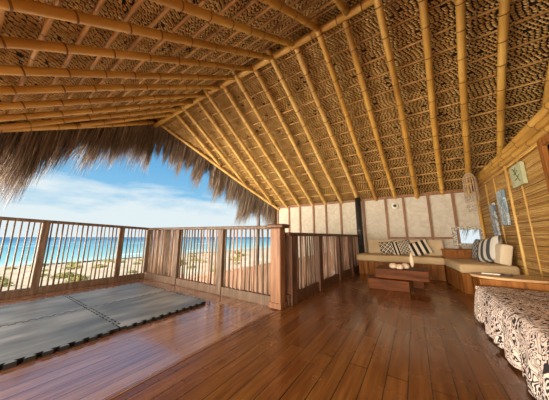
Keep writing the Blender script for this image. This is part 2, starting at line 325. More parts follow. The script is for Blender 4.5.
# ------------------------------------------------------------------ outside: sand, sea, scrub
def build_outside():
    mb = MB()
    def hz(x, y):
        s = 0.55*noise.noise(Vector((x*0.12, y*0.12, 0)))+0.2*noise.noise(Vector((x*0.5, y*0.5, 3)))
        t = max(0, min(1, (x+58)/12.0))
        return -3.3+s*t-0.8*(1-t)
    xs = [-66+i*2 for i in range(8)]+[-50+i*1.5 for i in range(30)]+[-5+i*3 for i in range(16)]
    ys = [-60+i*2.5 for i in range(80)]
    vs = [(x, y, hz(x, y)) for y in ys for x in xs]; w = len(xs)
    mb.add(vs, [(j*w+i, j*w+i+1, (j+1)*w+i+1, (j+1)*w+i) for j in range(len(ys)-1) for i in range(w-1)], 0, True)
    struct(mb.build('sand_ground', M['sand']), 'pale beach sand running down to the sea')
    s = MB(); s.add([(-9000, -6000, -3.55), (-52, -6000, -3.55), (-52, 9000, -3.55), (-9000, 9000, -3.55)], [(0, 1, 2, 3)])
    struct(s.build('sea', M['sea']), 'turquoise sea out to the horizon')
    # scrub bushes on the dune
    rnd = random.Random(5); protos = []
    for k in range(3):
        b = MB()
        for i in range(260):
            th = rnd.uniform(0, 2*PI); ph = rnd.uniform(0.0, 1.45); rr = rnd.uniform(0.55, 1.0)
            d = Vector((math.cos(th)*math.cos(ph), math.sin(th)*math.cos(ph), math.sin(ph)*0.7))
            p = d*rr*0.8; t = d.orthogonal().normalized()*0.11; u = d.cross(t).normalized()*0.05
            b.add([p-t, p-u, p+t+d*0.08, p+u], [(0, 1, 2, 3)])
        b.lathe([(0.02, -0.1), (0.45, 0.0), (0.55, 0.15), (0.4, 0.35), (0.02, 0.42)], 8)
        protos.append(b)
    meshes = []
    spots = []
    for i in range(900):
        x = rnd.uniform(-47, -13); y = 2+rnd.uniform(-6, 44)*(abs(x)/47)+abs(x)*0.1
        if len(spots) < 62 and all((x-a)**2+(y-b)**2 > 6.6 for a, b in spots): spots.append((x, y))
    for i, (x, y) in enumerate(spots):
        if i < 3:
            o = protos[i].build('scrub_bush', M['bush'], local=True); meshes.append(o)
        else:
            o = meshes[i % 3].copy(); COL.objects.link(o)
        sc = rnd.uniform(0.5, 1.25)
        o.scale = (sc*1.3, sc*1.3, sc*0.8); o.location = (x, y, hz(x, y)-0.03); o.rotation_euler = (0, 0, rnd.uniform(0, 6))
        tag(o, 'low yellow-green scrub bush on the dune between the railing and the sea', 'bush', 'dune scrub bushes beyond the railing')
build_outside()

# ------------------------------------------------------------------ floors
XW = 1.32; YB = 6.4
m = MB(); m.box((-1.5, -3.6, -0.12), (3.0, 6.6, 0.0)); struct(m.build('floor', M['floor']), 'varnished reddish brown board floor')
m = MB(); m.box((-5.35, -3.6, -0.12), (-1.535, 2.55, -0.012)); struct(m.build('floor', M['deck']), 'worn paler board deck by the railing')
m = MB(); m.box((-1.535, -3.6, -0.12), (-1.5, 2.55, -0.04)); struct(m.build('trim_1', M['dark_wood']))
m = MB(); m.box((-1.63, -2.5, -0.011), (-1.55, 2.25, -0.008)); struct(m.build('trim_2', M['deck']))

# ------------------------------------------------------------------ roof frame
YR, ZR = 2.85, 4.40
TF = math.tan(R(34)); TR = (ZR-1.97)/(6.4-YR)
YF0, YR1 = -1.5, 6.95
XEND = 3.0
def zroof(y): return ZR-(YR-y)*TF if y < YR else ZR-(y-YR)*TR
NF = Vector((0, -math.sin(R(34)), math.cos(R(34)))); aR = math.atan(TR); NR = Vector((0, math.sin(aR), math.cos(aR)))
def xbarge(y): return -6.25+(YR-y)*0.43 if y < YR else -6.25+(y-YR)*0.605
def xedge(y): return xbarge(y)-0.16
def P(x, y, off=0.0, front=None):
    if front is None: front = y < YR
    return Vector((x, y, ZR-(YR-y)*TF if front else ZR-(y-YR)*TR))+(NF if front else NR)*off

pole('ridge_pole', (-6.45, YR, ZR-0.05), (XEND, YR, ZR-0.05), 0.065, M['bamboo'], 'long golden bamboo ridge pole along the peak of the roof', 'ridge pole', seed=3, step=0.42)
ridge_x = [2.5, 2.0, 1.49, 1.0, 0.49, 0.0, -0.5, -0.98, -1.46, -1.95, -2.44, -2.92, -3.4, -3.9, -4.4, -4.9, -5.35]
plate = [(2.6, .12), (2.12, .12), (1.65, .12), (1.15, .108), (.68, .08), (.175, .083), (-.33, .076), (-.80, .062), (-1.287, .05), (-1.76, .06), (-2.277, .045), (-2.73, .04), (-3.23, .035), (-3.72, .035), (-4.2, .035), (-4.7, .035), (-5.15, .035)]
for i, xr in enumerate(ridge_x):
    lab_r = '%s bamboo rafter in from the open gable edge on the rear roof slope' % ORD[16-i]
    lab_f = '%s bamboo rafter in from the open gable edge on the front roof slope' % ORD[16-i]
    # rear
    px_, sl = plate[i]; xk = px_-sl*(6.4-YR); d = (xk+6.25-0.03)/(0.605-sl); ye = min(YR1, YR+d)
    ext = 0.22 if i % 2 else 0.0; low = -0.10 if i % 2 else 0.0
    a = P(xk, YR+0.001, low)+Vector((0, -ext*0.8, ext*0.56)); b = P(xk+sl*(ye-YR), ye, 0)
    pole('rear_rafter', a, b, 0.052, M['bamboo'] if xr > -1.2 else M['bamboo_pale'], lab_r, 'rafter', 'bamboo rafters of the rear slope', seed=20+i)
    d = (xr+6.25-0.03)/(0.43+0.045); ye = max(YF0, YR-d)
    a = P(xr-0.02, YR-0.05, -0.05); b = P(xr-0.045*(YR-ye), ye, -0.0)
    pole('front_rafter', a, b, 0.043, M['bamboo'], lab_f, 'rafter', 'bamboo rafters of the front slope', seed=50+i)
# gable end poles
pole('gable_pole', (-6.30, YR+0.12, ZR-0.02), P(xbarge(YR1), YR1, -0.05), 0.05, M['bamboo_pale'], 'pale bamboo pole along the open gable edge, running down to the white wall', 'gable pole', seed=81)
pole('gable_pole', (-6.30, YR-0.12, ZR-0.05), P(xbarge(YF0), YF0, -0.05), 0.055, M['bamboo'], 'golden bamboo pole along the open gable edge above the sea railing', 'gable pole', seed=82)
# purlins
rnd = random.Random(11)
k = 0; y = YR+0.16
while y < YR1:
    x0 = xbarge(y)-0.05
    pole('rear_purlin', P(x0, y, 0.072), P(XEND, y+rnd.uniform(-.03, .03), 0.066), 0.017, M['bamboo_thin'], '%s thin cane batten down from the ridge on the rear roof slope' % ORD[k], 'roof batten', 'thin cane battens of the rear slope', seed=100+k, step=0.5, n=6)
    y += 0.262; k += 1
k = 0; y = YR-0.18
while y > YF0 and k < 20:
    x0 = xbarge(y)-0.05
    pole('front_purlin', P(x0, y, 0.082), P(XEND, y+rnd.uniform(-.03, .03), 0.070), 0.020, M['bamboo_thin'], '%s thin bamboo batten down from the ridge on the front roof slope' % ORD[k], 'roof batten', 'thin bamboo battens of the front slope', seed=130+k, step=0.5, n=6)
    y -= 0.226; k += 1

# woven mats: overlapping leaflets, real little blades
def mats(name, ya, yb, off, seed, label):
    rnd = random.Random(seed); fr = yb < YR; mb = MB(); L = abs(yb-ya)/math.cos(R(34.3)); n = int(L/0.034)
    for j in range(n):
        t = (j+0.5)/n; y = ya+(yb-ya)*t; y2 = ya+(yb-ya)*(t+0.42/n); y1 = ya+(yb-ya)*(t-0.42/n)
        y1 = min(max(y1, min(ya, yb)+.001), max(ya, yb)-.001); y2 = min(max(y2, min(ya, yb)+.001), max(ya, yb)-.001)
        xs = xedge(y); x = xs+(j % 2)*0.031+rnd.uniform(0, .01)
        lean = 0.024
        while x < XEND:
            w = 0.044*rnd.uniform(.85, 1.1); q = rnd.uniform(-.004, .006); nn = off-0.012+q
            if x > XW+0.9: w = 0.11
            vs = [P(x, y1, nn+0.016, fr), P(x+w*0.5, y1, nn-0.001, fr), P(x+w+lean*0.2, y1, nn+0.012, fr),
                  P(x+lean, y2, nn+0.014, fr), P(x+w*0.55+lean, y2, nn+0.002, fr), P(x+w+lean*0.9, y2, nn+0.03, fr)]
            if rnd.random() > 0.02: mb.add(vs, [(0, 1, 4, 3), (1, 2, 5, 4)])
            x += w*1.42
    o = mb.build(name, [M['leaf']]); struct(o, label); return o
mats('ceiling', YR+.07, YF0, 0.125, 1, 'woven palm leaf matting under the front roof slope')
mats('ceiling', YR-.065, YR1, 0.11, 2, 'woven palm leaf matting under the rear roof slope')
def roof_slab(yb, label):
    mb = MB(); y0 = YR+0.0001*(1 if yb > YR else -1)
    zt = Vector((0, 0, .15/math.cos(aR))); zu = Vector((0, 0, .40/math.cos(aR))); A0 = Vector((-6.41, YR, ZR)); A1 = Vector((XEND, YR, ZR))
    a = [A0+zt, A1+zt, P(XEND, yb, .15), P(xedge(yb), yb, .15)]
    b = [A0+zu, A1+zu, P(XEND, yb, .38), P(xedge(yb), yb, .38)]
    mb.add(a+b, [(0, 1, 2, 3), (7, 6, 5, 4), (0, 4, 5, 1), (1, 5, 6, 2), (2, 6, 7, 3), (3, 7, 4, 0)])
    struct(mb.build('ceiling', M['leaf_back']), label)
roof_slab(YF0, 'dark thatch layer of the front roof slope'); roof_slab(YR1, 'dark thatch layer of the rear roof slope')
# pale leaf scraps caught along the front battens
def scraps():
    rnd = random.Random(9); mb = MB(); y = YR-0.18; k = 0
    while y > YF0 and k < 20:
        for i in range(130):
            x = rnd.uniform(xbarge(y)+.1, 0.8); yy = y-rnd.uniform(.03, .07)
            l = rnd.uniform(.03, .10); a = rnd.uniform(-.6, .6); w = rnd.uniform(.004, .011)
            p = P(x, yy, .09); q = P(x+l*math.cos(a), yy-.02*math.sin(a), .075+rnd.uniform(-.012, .01)); c = (p+q)/2+Vector((0, 0, -.008))
            mb.add([p, p+Vector((0, w, w)), c+Vector((0, w, w)), c, q], [(0, 1, 2, 3), (3, 2, 4)])
        y -= 0.226; k += 1
    struct(mb.build('ceiling', M['scrap']), 'pale torn leaf ends along the front roof battens')
scraps()

# ------------------------------------------------------------------ thatch fringe
def fringe(name, pa, pb, label, length, per_m, outward, seed, lo=0.55, clumpy=1.0, spread=0.30):
    rnd = random.Random(seed); pa = Vector(pa); pb = Vector(pb); d = pb-pa; n = int(d.length*per_m); mb = MB()
    out = Vector(outward).normalized(); al = d.normalized()
    for i in range(n):
        s = rnd.random(); o = rnd.random()**1.2*spread
        p = pa+d*s+out*o+Vector((0, 0, 0.22-0.3*o*rnd.random()))
        u = s*d.length
        cl = noise.noise(Vector((u*2.3, seed*3.1, 0)))*0.55+noise.noise(Vector((u*6.5, seed*1.7, 5)))*0.45
        ln = length*(lo+0.75*max(-.5, cl)*clumpy+rnd.uniform(-.12, .14))
        if rnd.random() < 0.35: ln *= rnd.uniform(.4, .9)
        ln = max(0.12, ln)
        # clump centre pulls the tips together
        cc = (round(u*4.2+0.4*math.sin(u*3))/4.2-u)*0.55
        tip = al*(cc+rnd.gauss(0, .05)-0.06)+out*rnd.uniform(-.02, .16)*ln+al*(-0.10)*ln
        w = rnd.uniform(.004, .011); ang = rnd.uniform(0, PI); wv = (al*math.cos(ang)+out*math.sin(ang))*w
        mi = rnd.choice((0, 0, 1, 1, 1, 2, 3))
        vs = []
        for q in (0, .35, .7, 1):
            c = p+Vector((0, 0, -ln*q))+tip*q*q+out*0.05*math.sin(q*2.2)
            ww = wv*(1-q*q*.92); vs += [c-ww, c+ww]
        mb.add(vs, [(0, 1, 3, 2), (2, 3, 5, 4), (4, 5, 7, 6)], mi)
    o = mb.build(name, [M['straw%d' % i] for i in range(4)])
    return tag(o, label, 'thatch', kind='stuff')
fringe('thatch_fringe', P(xbarge(YF0)-.1, YF0, .12), P(-6.42, YR+.05, .10), 'shaggy grey-brown thatch fringe hanging from the gable edge above the sea railing', 1.75, 1900, (-1, -.4, 0), 4, 0.56, spread=.5)
fringe('thatch_fringe', P(-6.42, YR-.05, .10), P(xbarge(YR1)-.1, YR1, .12), 'shaggy brown thatch fringe hanging down the gable edge toward the white wall', 1.8, 1900, (-1, .45, 0), 5, 0.56, spread=.5)
fringe('thatch_fringe', P(-4.3, YR1, .16), P(2.2, YR1, .16), 'brown thatch fringe of the eave hanging outside the small window', 1.6, 600, (0, 1, -.2), 6, 0.6, spread=.25)

# ------------------------------------------------------------------ walls
def wall_back():
    mb = MB(); y0, y1 = YB+0.02, YB+0.10; zt = 1.97
    hx0, hx1, hz0, hz1 = 0.82, 1.235, 0.755, 1.07
    x0, x1 = -4.2, XEND
    mb.box((x0, y0, -0.1), (hx0, y1, zt)); mb.box((hx1, y0, -0.1), (x1, y1, zt))
    mb.box((hx0, y0, -0.1), (hx1, y1, hz0)); mb.box((hx0, y0, hz1), (hx1, y1, zt))
    struct(mb.build('wall_back', M['plaster']), 'off-white cloth panelled back wall')
    k = 3
    for x in (-4.12, -3.64, -3.21, -2.71, -2.28, -1.81, -1.14, -0.57, -0.15, 0.38, 0.86):
        w = 0.026
        b = MB(); b.box((x-w, YB-0.02, 0.0), (x+w, YB+0.019, zt)); struct(b.build('trim_%d' % k, M['batten_red'], bevel=0.004)); k += 1
    b = MB(); b.box((-4.2, YB-0.035, zt-0.035), (XW-0.02, YB+0.05, zt+0.03)); struct(b.build('trim_%d' % k, M['batten_red'], bevel=0.006)); k += 1
    b = MB(); b.box((-0.54, YB-0.022, 0.85), (0.75, YB+0.018, 0.90)); struct(b.build('trim_%d' % k, M['batten_red'], bevel=0.004)); k += 1
    # window
    w = MB(); fx0, fx1, fz0, fz1 = 0.755, 1.30, 0.69, 1.135; a, b_ = YB-0.06, YB+0.019
    w.box((fx0, a, fz0), (fx1, b_, hz0)); w.box((fx0, a, hz1), (fx1, b_, fz1)); w.box((fx0, a, hz0), (hx0, b_, hz1)); w.box((hx1, a, hz0), (fx1, b_, hz1))
    wo = bpy.data.objects.new('window_1', None); COL.objects.link(wo); struct(wo, 'small window in a speckled pale frame at the wall corner')
    w.build('window_frame', M['frame_mosaic'], wo, bevel=0.008)
    return k
KT = wall_back()

def wall_right():
    mb = MB(); rnd = random.Random(3)
    dz0, dz1, dy0, dy1 = 0.0, 1.90, 2.45, 3.45
    def reeds(ya, yb, za, zb):
        z = za
        while z < zb-0.01:
            r = rnd.uniform(.009, .014); 
            y = ya
            while y < yb:
                l = min(rnd.uniform(.9, 2.2), yb-y); c = XW+rnd.uniform(-.004, .004)
                vs = []
                for yy in (y, y+l-.003):
                    dzz = rnd.uniform(-.003, .003)
                    for q in range(5):
                        an = PI*q/4; vs.append((c-r*1.1*math.sin(an), yy, z+r+dzz+r*math.cos(an)))
                mb.add(vs, [(q, q+1, 6+q, 5+q) for q in range(4)], rnd.choice((0, 0, 0, 2, 3)), True)
                y += l
            z += 2*r*0.98+(rnd.uniform(.004, .009) if rnd.random() < .15 else 0)
    reeds(dy1, YB-.0, 0, 2.02); reeds(dy0, dy1, dz1, 2.02); reeds(-0.2, dy0, 0, 2.02)
    for a, b in (((XW+.003, dy1, -.1), (XW+.05, YB, 2.02)), ((XW+.003, dy0, dz1), (XW+.05, dy1, 2.02)), ((XW+.003, -.2, -.1), (XW+.05, dy0, 2.02))):
        mb.box(a, b, 1)
    struct(mb.build('wall_right', [M['wall_reed'], M['leaf_back'], M['reed_dark'], M['reed_pale']]), 'golden reed wall')
    global KT
    for y, r in ((5.72, .011), (5.2, .012), (4.60, .019), (4.16, .012), (2.0, .015)):
        b = MB(); b.tube([(XW-.018, y, 0.0), (XW-.016, y+.01, 1.0), (XW-.018, y, 2.0)], r, 8); struct(b.build('trim_%d' % KT, M['bamboo_pale'])); KT += 1
    b = MB(); b.tube([(XW-.04, 6.36, 0), (XW-.04, 6.36, 2.0)], .03, 10); struct(b.build('trim_%d' % KT, M['bamboo'])); KT += 1
    b = MB(); b.tube([(XW-.02, 3.5, 1.955), (XW-.02, 6.35, 1.955)], .012, 8); struct(b.build('trim_%d' % KT, M['bamboo'])); KT += 1
    # door
    d = bpy.data.objects.new('door_1', None); COL.objects.link(d); struct(d, 'dark doorway framed in brown wood in the reed wall')
    f = MB(); f.box((XW-.035, dy1, 0), (XW+.06, dy1+.09, 1.99)); f.box((XW-.035, dy0-.09, 0), (XW+.06, dy0, 1.99)); f.box((XW-.035, dy0, dz1), (XW+.06, dy1, 1.99))
    f.build('door_frame', M['bench_wood'], d, bevel=.005)
    p = MB()
    for q in range(6):
        y0 = dy0+q*(dy1-dy0)/6; p.box((XW+.02, y0+.002, 0.01), (XW+.05, y0+(dy1-dy0)/6-.002, dz1))
    dp = p.build('door_panel', M['table_wood'], d, bevel=.003)
    h = MB(); h.tube([(XW+.02, dy0+.1, .95), (XW-.03, dy0+.1, .95), (XW-.03, dy0+.2, .95)], .009, 8); h.build('door_handle', M['darkgrey'], dp)
wall_right()
for i, (x, z, r, lab) in enumerate(((XW-.005, 2.045, .043, 'lowest'), (XW+.0, 2.135, .048, 'middle'), (XW+.0, 2.23, .05, 'topmost'))):
    pole('bamboo_log', (x, -0.3, z), (x, YB+.0-.02*i, z), r, M['bamboo'], '%s of the three thick bamboo logs capping the reed wall' % lab, 'bamboo log', 'bamboo logs stacked on the reed wall', seed=200+i, step=.5, n=12)
# far side room beyond the reed wall, closed by dark reed
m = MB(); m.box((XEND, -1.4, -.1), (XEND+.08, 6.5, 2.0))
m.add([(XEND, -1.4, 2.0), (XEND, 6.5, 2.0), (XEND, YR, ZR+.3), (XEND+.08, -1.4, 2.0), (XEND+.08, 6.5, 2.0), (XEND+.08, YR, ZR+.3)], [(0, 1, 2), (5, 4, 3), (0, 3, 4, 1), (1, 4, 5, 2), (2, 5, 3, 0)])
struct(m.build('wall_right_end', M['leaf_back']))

# ------------------------------------------------------------------ posts
pole('corner_post', (-4.25, YB-.02, -3.3), (-4.25, YB-.02, 2.08), .085, M['rail_wood'], 'round brown post at the far left end of the white wall', 'post', seed=301, step=2, n=14)
pole('round_post', (-1.26, YB-.10, 0.0), (-1.26, YB-.10, 2.03), .08, M['black_pole'], 'black round post at the end of the inner railing beside the back bench', 'post', seed=302, step=1.5, n=14)
pole('wooden_post', (-6.5, 8.2, -3.3), (-6.35, 8.1, 2.2), .085, M['rail_wood'], 'tall weathered post standing outside behind the side railing', 'post', seed=303, step=1.5, n=10)

# ------------------------------------------------------------------ railings
def rail(name, label, A, B, za, zb, posts, spacing, mats_, rtop, stick_r, seed, jitter=0.006, post_w=.055, bottom=(-.012, .10), skip=None, post_mat='rail_wood', lean=.0, dens=None):
    A = Vector((A[0], A[1], 0)); B = Vector((B[0], B[1], 0)); d = B-A; L = d.length; al = d.normalized(); sd = Vector((-al.y, al.x, 0))
    root = empty(name, A, label, 'railing'); rnd = random.Random(seed)
    def zt(s): return za+(zb-za)*s/L
    def bar(s0, s1, w, z0a, z0b, z1a, z1b, nm, mat, bev=.006):
        mb = MB(); vs = []
        for s, zl, zh in ((s0, z0a, z1a), (s1, z0b, z1b)):
            c = A+al*s
            vs += [c-sd*w+Vector((0, 0, zl)), c+sd*w+Vector((0, 0, zl)), c+sd*w+Vector((0, 0, zh)), c-sd*w+Vector((0, 0, zh))]
        mb.add(vs, [(0, 1, 2, 3), (7, 6, 5, 4), (0, 4, 5, 1), (1, 5, 6, 2), (2, 6, 7, 3), (3, 7, 4, 0)])
        return mb.build(nm, mat, root, bevel=bev)
    bar(0, L, rtop[0], zt(0)-rtop[1], zt(L)-rtop[1], zt(0), zt(L), 'top_rail', M['rail_wood' if post_mat != 'dark_wood' else 'dark_wood'], .012)
    bar(0, L, .035, bottom[0], bottom[0], bottom[1], bottom[1], 'bottom_rail', M[post_mat])
    for s in posts:
        bar(s-post_w, s+post_w, post_w*0.8, 0, 0, zt(s)-rtop[1], zt(s)-rtop[1], 'post', M[post_mat])
    s = spacing; cnt = 0
    while s < L-.03:
        sp = spacing if dens is None else dens(s)
        if all(abs(s-p) > post_w+.012 for p in posts):
            r = stick_r*rnd.uniform(.75, 1.2); j = rnd.uniform(-1, 1)*jitter; k = rnd.uniform(-1, 1)*jitter
            c0 = A+al*(s+j)+Vector((0, 0, bottom[1]-.01)); c1 = A+al*(s+k+lean)+Vector((0, 0, zt(s)-rtop[1]+.01)); mid = (c0+c1)/2+al*rnd.uniform(-1, 1)*jitter+sd*rnd.uniform(-.004, .004)
            mb = MB(); mb.tube([c0, c0.lerp(mid, .55)+al*rnd.uniform(-1, 1)*jitter*.5, mid, mid.lerp(c1, .5), c1], [r, r*.95, r*.92, r*.9, r*.85], 6)
            mb.build('baluster', M[rnd.choice(mats_)], root); cnt += 1
        s += sp*rnd.uniform(.88, 1.12)
    return root
rail('sea_railing', 'weathered wooden railing with stick balusters facing the sea beside the foam mats', (-5.2, -1.6), (-5.2, 2.52), 1.285, 1.11,
     [.3, 1.25, 2.38, 3.5, 4.06], .068, ['stick', 'stick', 'stick_dark'], (.045, .05), .0135, 1, .006, .046)
rail('side_railing', 'wooden stick railing between the sea corner and the thick square post', (-5.14, 2.45), (-1.66, 2.45), 1.11, 1.06,
     [1.19, 2.45], .082, ['stick', 'stick_pink', 'stick'], (.05, .05), .015, 2, .010, .06, dens=lambda s: .052 if s < 1.19 else .082, bottom=(-.012, .12))
rail('inner_railing', 'dark brown railing packed with crooked sticks leading to the back wall', (-1.49, 2.53), (-1.36, 6.33), .965, .965,
     [.12, 1.05, 2.08, 3.04], .06, ['stick_pink', 'stick_dark', 'stick_pink', 'stick_pink', 'stick'], (.05, .05), .0155, 3, .014, .075, bottom=(.0, .14), post_mat='dark_wood', dens=lambda s: .085 if s < 2.0 else .062)
# thick square newel post
np_ = empty('newel_post', (-1.56, 2.43, 0), 'thick square reddish wood post where the side and inner railings meet', 'post')
m = MB(); m.box((-.085, -.07, 0), (.075, .07, 1.02)); m.build('shaft', M['post_wood'], np_, bevel=.012, local=True)
m = MB(); m.box((-.125, -.10, 1.02), (.13, .10, 1.075)); m.build('cap', M['dark_wood'], np_, bevel=.018, seg=3, local=True)
m = MB(); m.box((-.10, -.085, 0), (.09, .085, .07)); m.build('foot_block', M['post_wood'], np_, bevel=.006, local=True)

# outside plank stair fence seen through the side railing
pf = empty('plank_fence', (-8.2, 5.2, -3.3), 'low sloping brown plank fence outside behind the side railing', 'fence')
m = MB(); a = Vector((-8.2, 5.2, -0.82)); b = Vector((-1.75, 5.2, 0.50))
m.tube([a, b], .05, 4, sm=False); m.build('handrail', M['fence_wood'], pf)
rnd = random.Random(8)
for i in range(33):
    t = i/33; p = a.lerp(b, t); q = a.lerp(b, (i+.9)/33)
    m = MB(); zl = p.z-2.2
    vs = [(p.x, 5.18, zl), (q.x, 5.18, zl), (q.x, 5.18, q.z), (p.x, 5.18, p.z), (p.x, 5.215, zl), (q.x, 5.215, zl), (q.x, 5.215, q.z), (p.x, 5.215, p.z)]
    m.add(vs, [(0, 1, 2, 3), (7, 6, 5, 4), (0, 4, 5, 1), (1, 5, 6, 2), (2, 6, 7, 3), (3, 7, 4, 0)]); m.build('plank', M['fence_wood'], pf)
for x in (-8.1, -5.0, -1.9):
    m = MB(); m.tube([(x, 5.27, -3.3), (x, 5.27, -.6)], .06, 8); m.build('post', M['fence_wood'], pf)

# ------------------------------------------------------------------ foam puzzle mats
def tile(x0, y0, L, n=11):
    h = .034; w = L/(2*n); poly = []
    # +X teeth tabs outward, -X notches; built as one outline
    def edge(a, b, out, ph):
        a = Vector(a); b = Vector(b); d = (b-a)/(2*n); o = Vector(out)*h; pts = []
        for k in range(2*n):
            up = (k % 2 == ph)
            if k == 0 or k == 2*n-1: up = False
            e = d*0.16
            if up: pts += [a+d*k+e, a+d*k+o-e, a+d*(k+1)+o+e, a+d*(k+1)-e]
            else: pts += []
        return [a]+pts
    poly += edge((x0, y0), (x0+L, y0), (0, 1), 1)
    poly += edge((x0+L, y0), (x0+L, y0+L), (1, 0), 1)
    pe = edge((x0, y0+L), (x0+L, y0+L), (0, 1), 1)
    poly += [Vector((x0+L, y0+L))]+pe[1:][::-1]
    pe = edge((x0, y0), (x0, y0+L), (1, 0), 1)
    poly += [Vector((x0, y0+L))]+pe[1:][::-1]
    mb = MB(); mb.prism([(p.x, p.y) for p in poly], -.011, .022, 0, 1)
    return mb
TL = 1.03
for (ix, iy, lab) in ((0, 0, 'grey foam puzzle mat nearest the camera, on the room side of the deck'), (1, 0, 'grey foam puzzle mat against the sea railing at the left edge'),
                      (0, 1, 'grey foam puzzle mat whose toothed corner sticks out toward the square post'), (1, 1, 'grey foam puzzle mat in the railing corner')):
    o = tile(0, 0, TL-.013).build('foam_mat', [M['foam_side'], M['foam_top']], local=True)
    o.location = (-3.55-ix*TL+.03, -.02+iy*TL, 0)
    tag(o, lab, 'mat', 'foam puzzle mats on the deck')

# ------------------------------------------------------------------ benches
def planks(mb, a, b, z0, z1, th, n, gap=.010):
    a = Vector((a[0], a[1], 0)); b = Vector((b[0], b[1], 0)); d = (b-a)/n; al = d.normalized(); sd = Vector((-al.y, al.x, 0))*th
    for i in range(n):
        p = a+d*i+al*gap/2; q = a+d*(i+1)-al*gap/2; vs = [p, q, q+sd, p+sd]
        vs = [v+Vector((0, 0, z0)) for v in vs]+[v+Vector((0, 0, z1)) for v in vs]
        mb.add(vs, [(0, 3, 2, 1), (4, 5, 6, 7), (0, 1, 5, 4), (1, 2, 6, 5), (2, 3, 7, 6), (3, 0, 4, 7)])
def prism_box(name, poly, z0, z1, mat, parent=None, bevel=0, seg=2):
    mb = MB(); mb.prism(poly, z0, z1); return mb.build(name, mat, parent, bevel=bevel, seg=seg)

bb = empty('back_bench', (-.35, 6.0, 0), 'long built-in plank bench along the white back wall', 'bench')
m = MB(); planks(m, (-1.24, 5.72), (.47, 5.72), 0, .315, .02, 14); m.build('front_panel', M['bench_wood'], bb, bevel=.002)
m = MB(); m.box((-1.24, 5.742, 0), (.47, 6.35, .312)); m.build('bench_box', M['bench_wood'], bb)
o = prism_box('seat_cushion', [(-1.27, 5.66), (.49, 5.66), (.49, 6.33), (-1.27, 6.33)], .318, .468, M['tan'], None, bevel=.04, seg=4)
tag(o, 'long tan seat cushion on the bench along the back wall', 'cushion')

rb = empty('side_bench', (.9, 5.3, 0), 'plank corner bench along the reed wall, angled toward the coffee table', 'bench')
poly = [(.48, 5.62), (.61, 4.66), (1.29, 4.44), (1.29, 5.95), (.48, 5.95)]
m = MB(); planks(m, (.48, 5.62), (.60, 4.66), 0, .315, .02, 7); m.build('side_panel', M['bench_wood'], rb, bevel=.002)
m = MB(); planks(m, (.60, 4.66), (1.29, 4.76), 0, .315, .02, 6); m.build('end_panel', M['bench_wood'], rb, bevel=.002)
prism_box('bench_box', [(.51, 5.62), (.635, 4.69), (1.285, 4.80), (1.285, 5.95), (.51, 5.95)], .0, .312, M['bench_wood'], rb)
o = prism_box('seat_cushion', [(.47, 5.66), (.575, 4.63), (1.28, 4.72), (1.29, 5.90), (.50, 5.90)], .318, .462, M['tan'], None, bevel=.04, seg=4)
tag(o, 'tan seat cushion on the corner bench by the reed wall', 'cushion')
cb = empty('corner_box', (.87, 6.15, 0), 'raised wooden box shelf filling the corner under the small window', 'shelf')
m = MB(); m.box((.50, 5.93, 0), (1.285, 6.35, .60)); m.build('box_body', M['bench_wood'], cb, bevel=.004)
m = MB(); m.box((.485, 5.905, .60), (1.29, 6.37, .635)); m.build('box_lid', M['bench_wood'], cb, bevel=.006)

# cushions and pillows: local x = width, z = height, y = thickness
def pillow(name, w, h, t, mat, loc, rot, label, corner=.06, cat='pillow', group=None, box=0.0):
    mb = MB(); n = 16; rings = []
    for side in (1, -1):
        vs = []
        for j in range(n+1):
            for i in range(n+1):
                u = -1+2*i/n; v = -1+2*j/n
                pu = 1-abs(u)**2.6; pv = 1-abs(v)**2.6
                th = t/2*(max(pu, 0)*max(pv, 0))**(.42)
                k = 1-corner*(1-abs(u)**2)*(abs(v)**3); k2 = 1-corner*(1-abs(v)**2)*(abs(u)**3)
                vs.append((u*w/2*k2, -side*max(th, 0.001), v*h/2*k))
        f = []
        for j in range(n):
            for i in range(n):
                q = (j*(n+1)+i, j*(n+1)+i+1, (j+1)*(n+1)+i+1, (j+1)*(n+1)+i)
                f.append(q if side == 1 else q[::-1])
        mb.add(vs, f, 0, True)
    o = mb.build(name, mat, local=True); o.location = loc; o.rotation_euler = rot
    return tag(o, label, cat, group)
def block(name, w, h, t, mat, loc, rot, label, bev=.04):
    mb = MB(); mb.box((-w/2, -t/2, -h/2), (w/2, t/2, h/2)); o = mb.build(name, mat, bevel=bev, seg=4, local=True)
    o.location = loc; o.rotation_euler = rot; return tag(o, label, 'cushion')
T = R(-14)
block('back_cushion', .86, .38, .13, M['beige'], (-.64, 6.265, .645), (R(-6), 0, 0), 'beige back cushion at the left end of the back bench')
block('back_cushion', .80, .38, .13, M['beige'], (.15, 6.265, .645), (R(-6), 0, 0), 'beige back cushion at the right end of the back bench')
pillow('pillow', .40, .33, .15, M['p_diamond'], (-.58, 6.10, .635), (T, R(-8), 0), 'small black and white diamond pillow, left of three on the back bench')
pillow('pillow', .42, .34, .15, M['p_mixed'], (-.28, 6.06, .64), (T, R(-14), R(4)), 'pillow half striped and half diamond patterned, middle of three on the back bench')
pillow('pillow', .42, .34, .15, M['p_stripe'], (.08, 6.02, .64), (T, R(-20), R(2)), 'black and cream striped pillow, right of three on the back bench')
pillow('pillow', .42, .42, .15, M['p_lattice'], (1.05, 5.68, .66), (T, 0, R(-78)), 'dark lattice patterned pillow under the small window on the corner bench')
pillow('pillow', .56, .44, .19, M['p_grey'], (1.07, 5.18, .67), (R(-16), R(-12), R(-74)), 'grey and white striped pillow leaning on the reed wall')
block('back_cushion', .22, .32, .14, M['cream'], (1.16, 4.86, .625), (R(-12), 0, R(-82)), 'cream block cushion standing by the reed wall beside the grey striped pillow', .03)

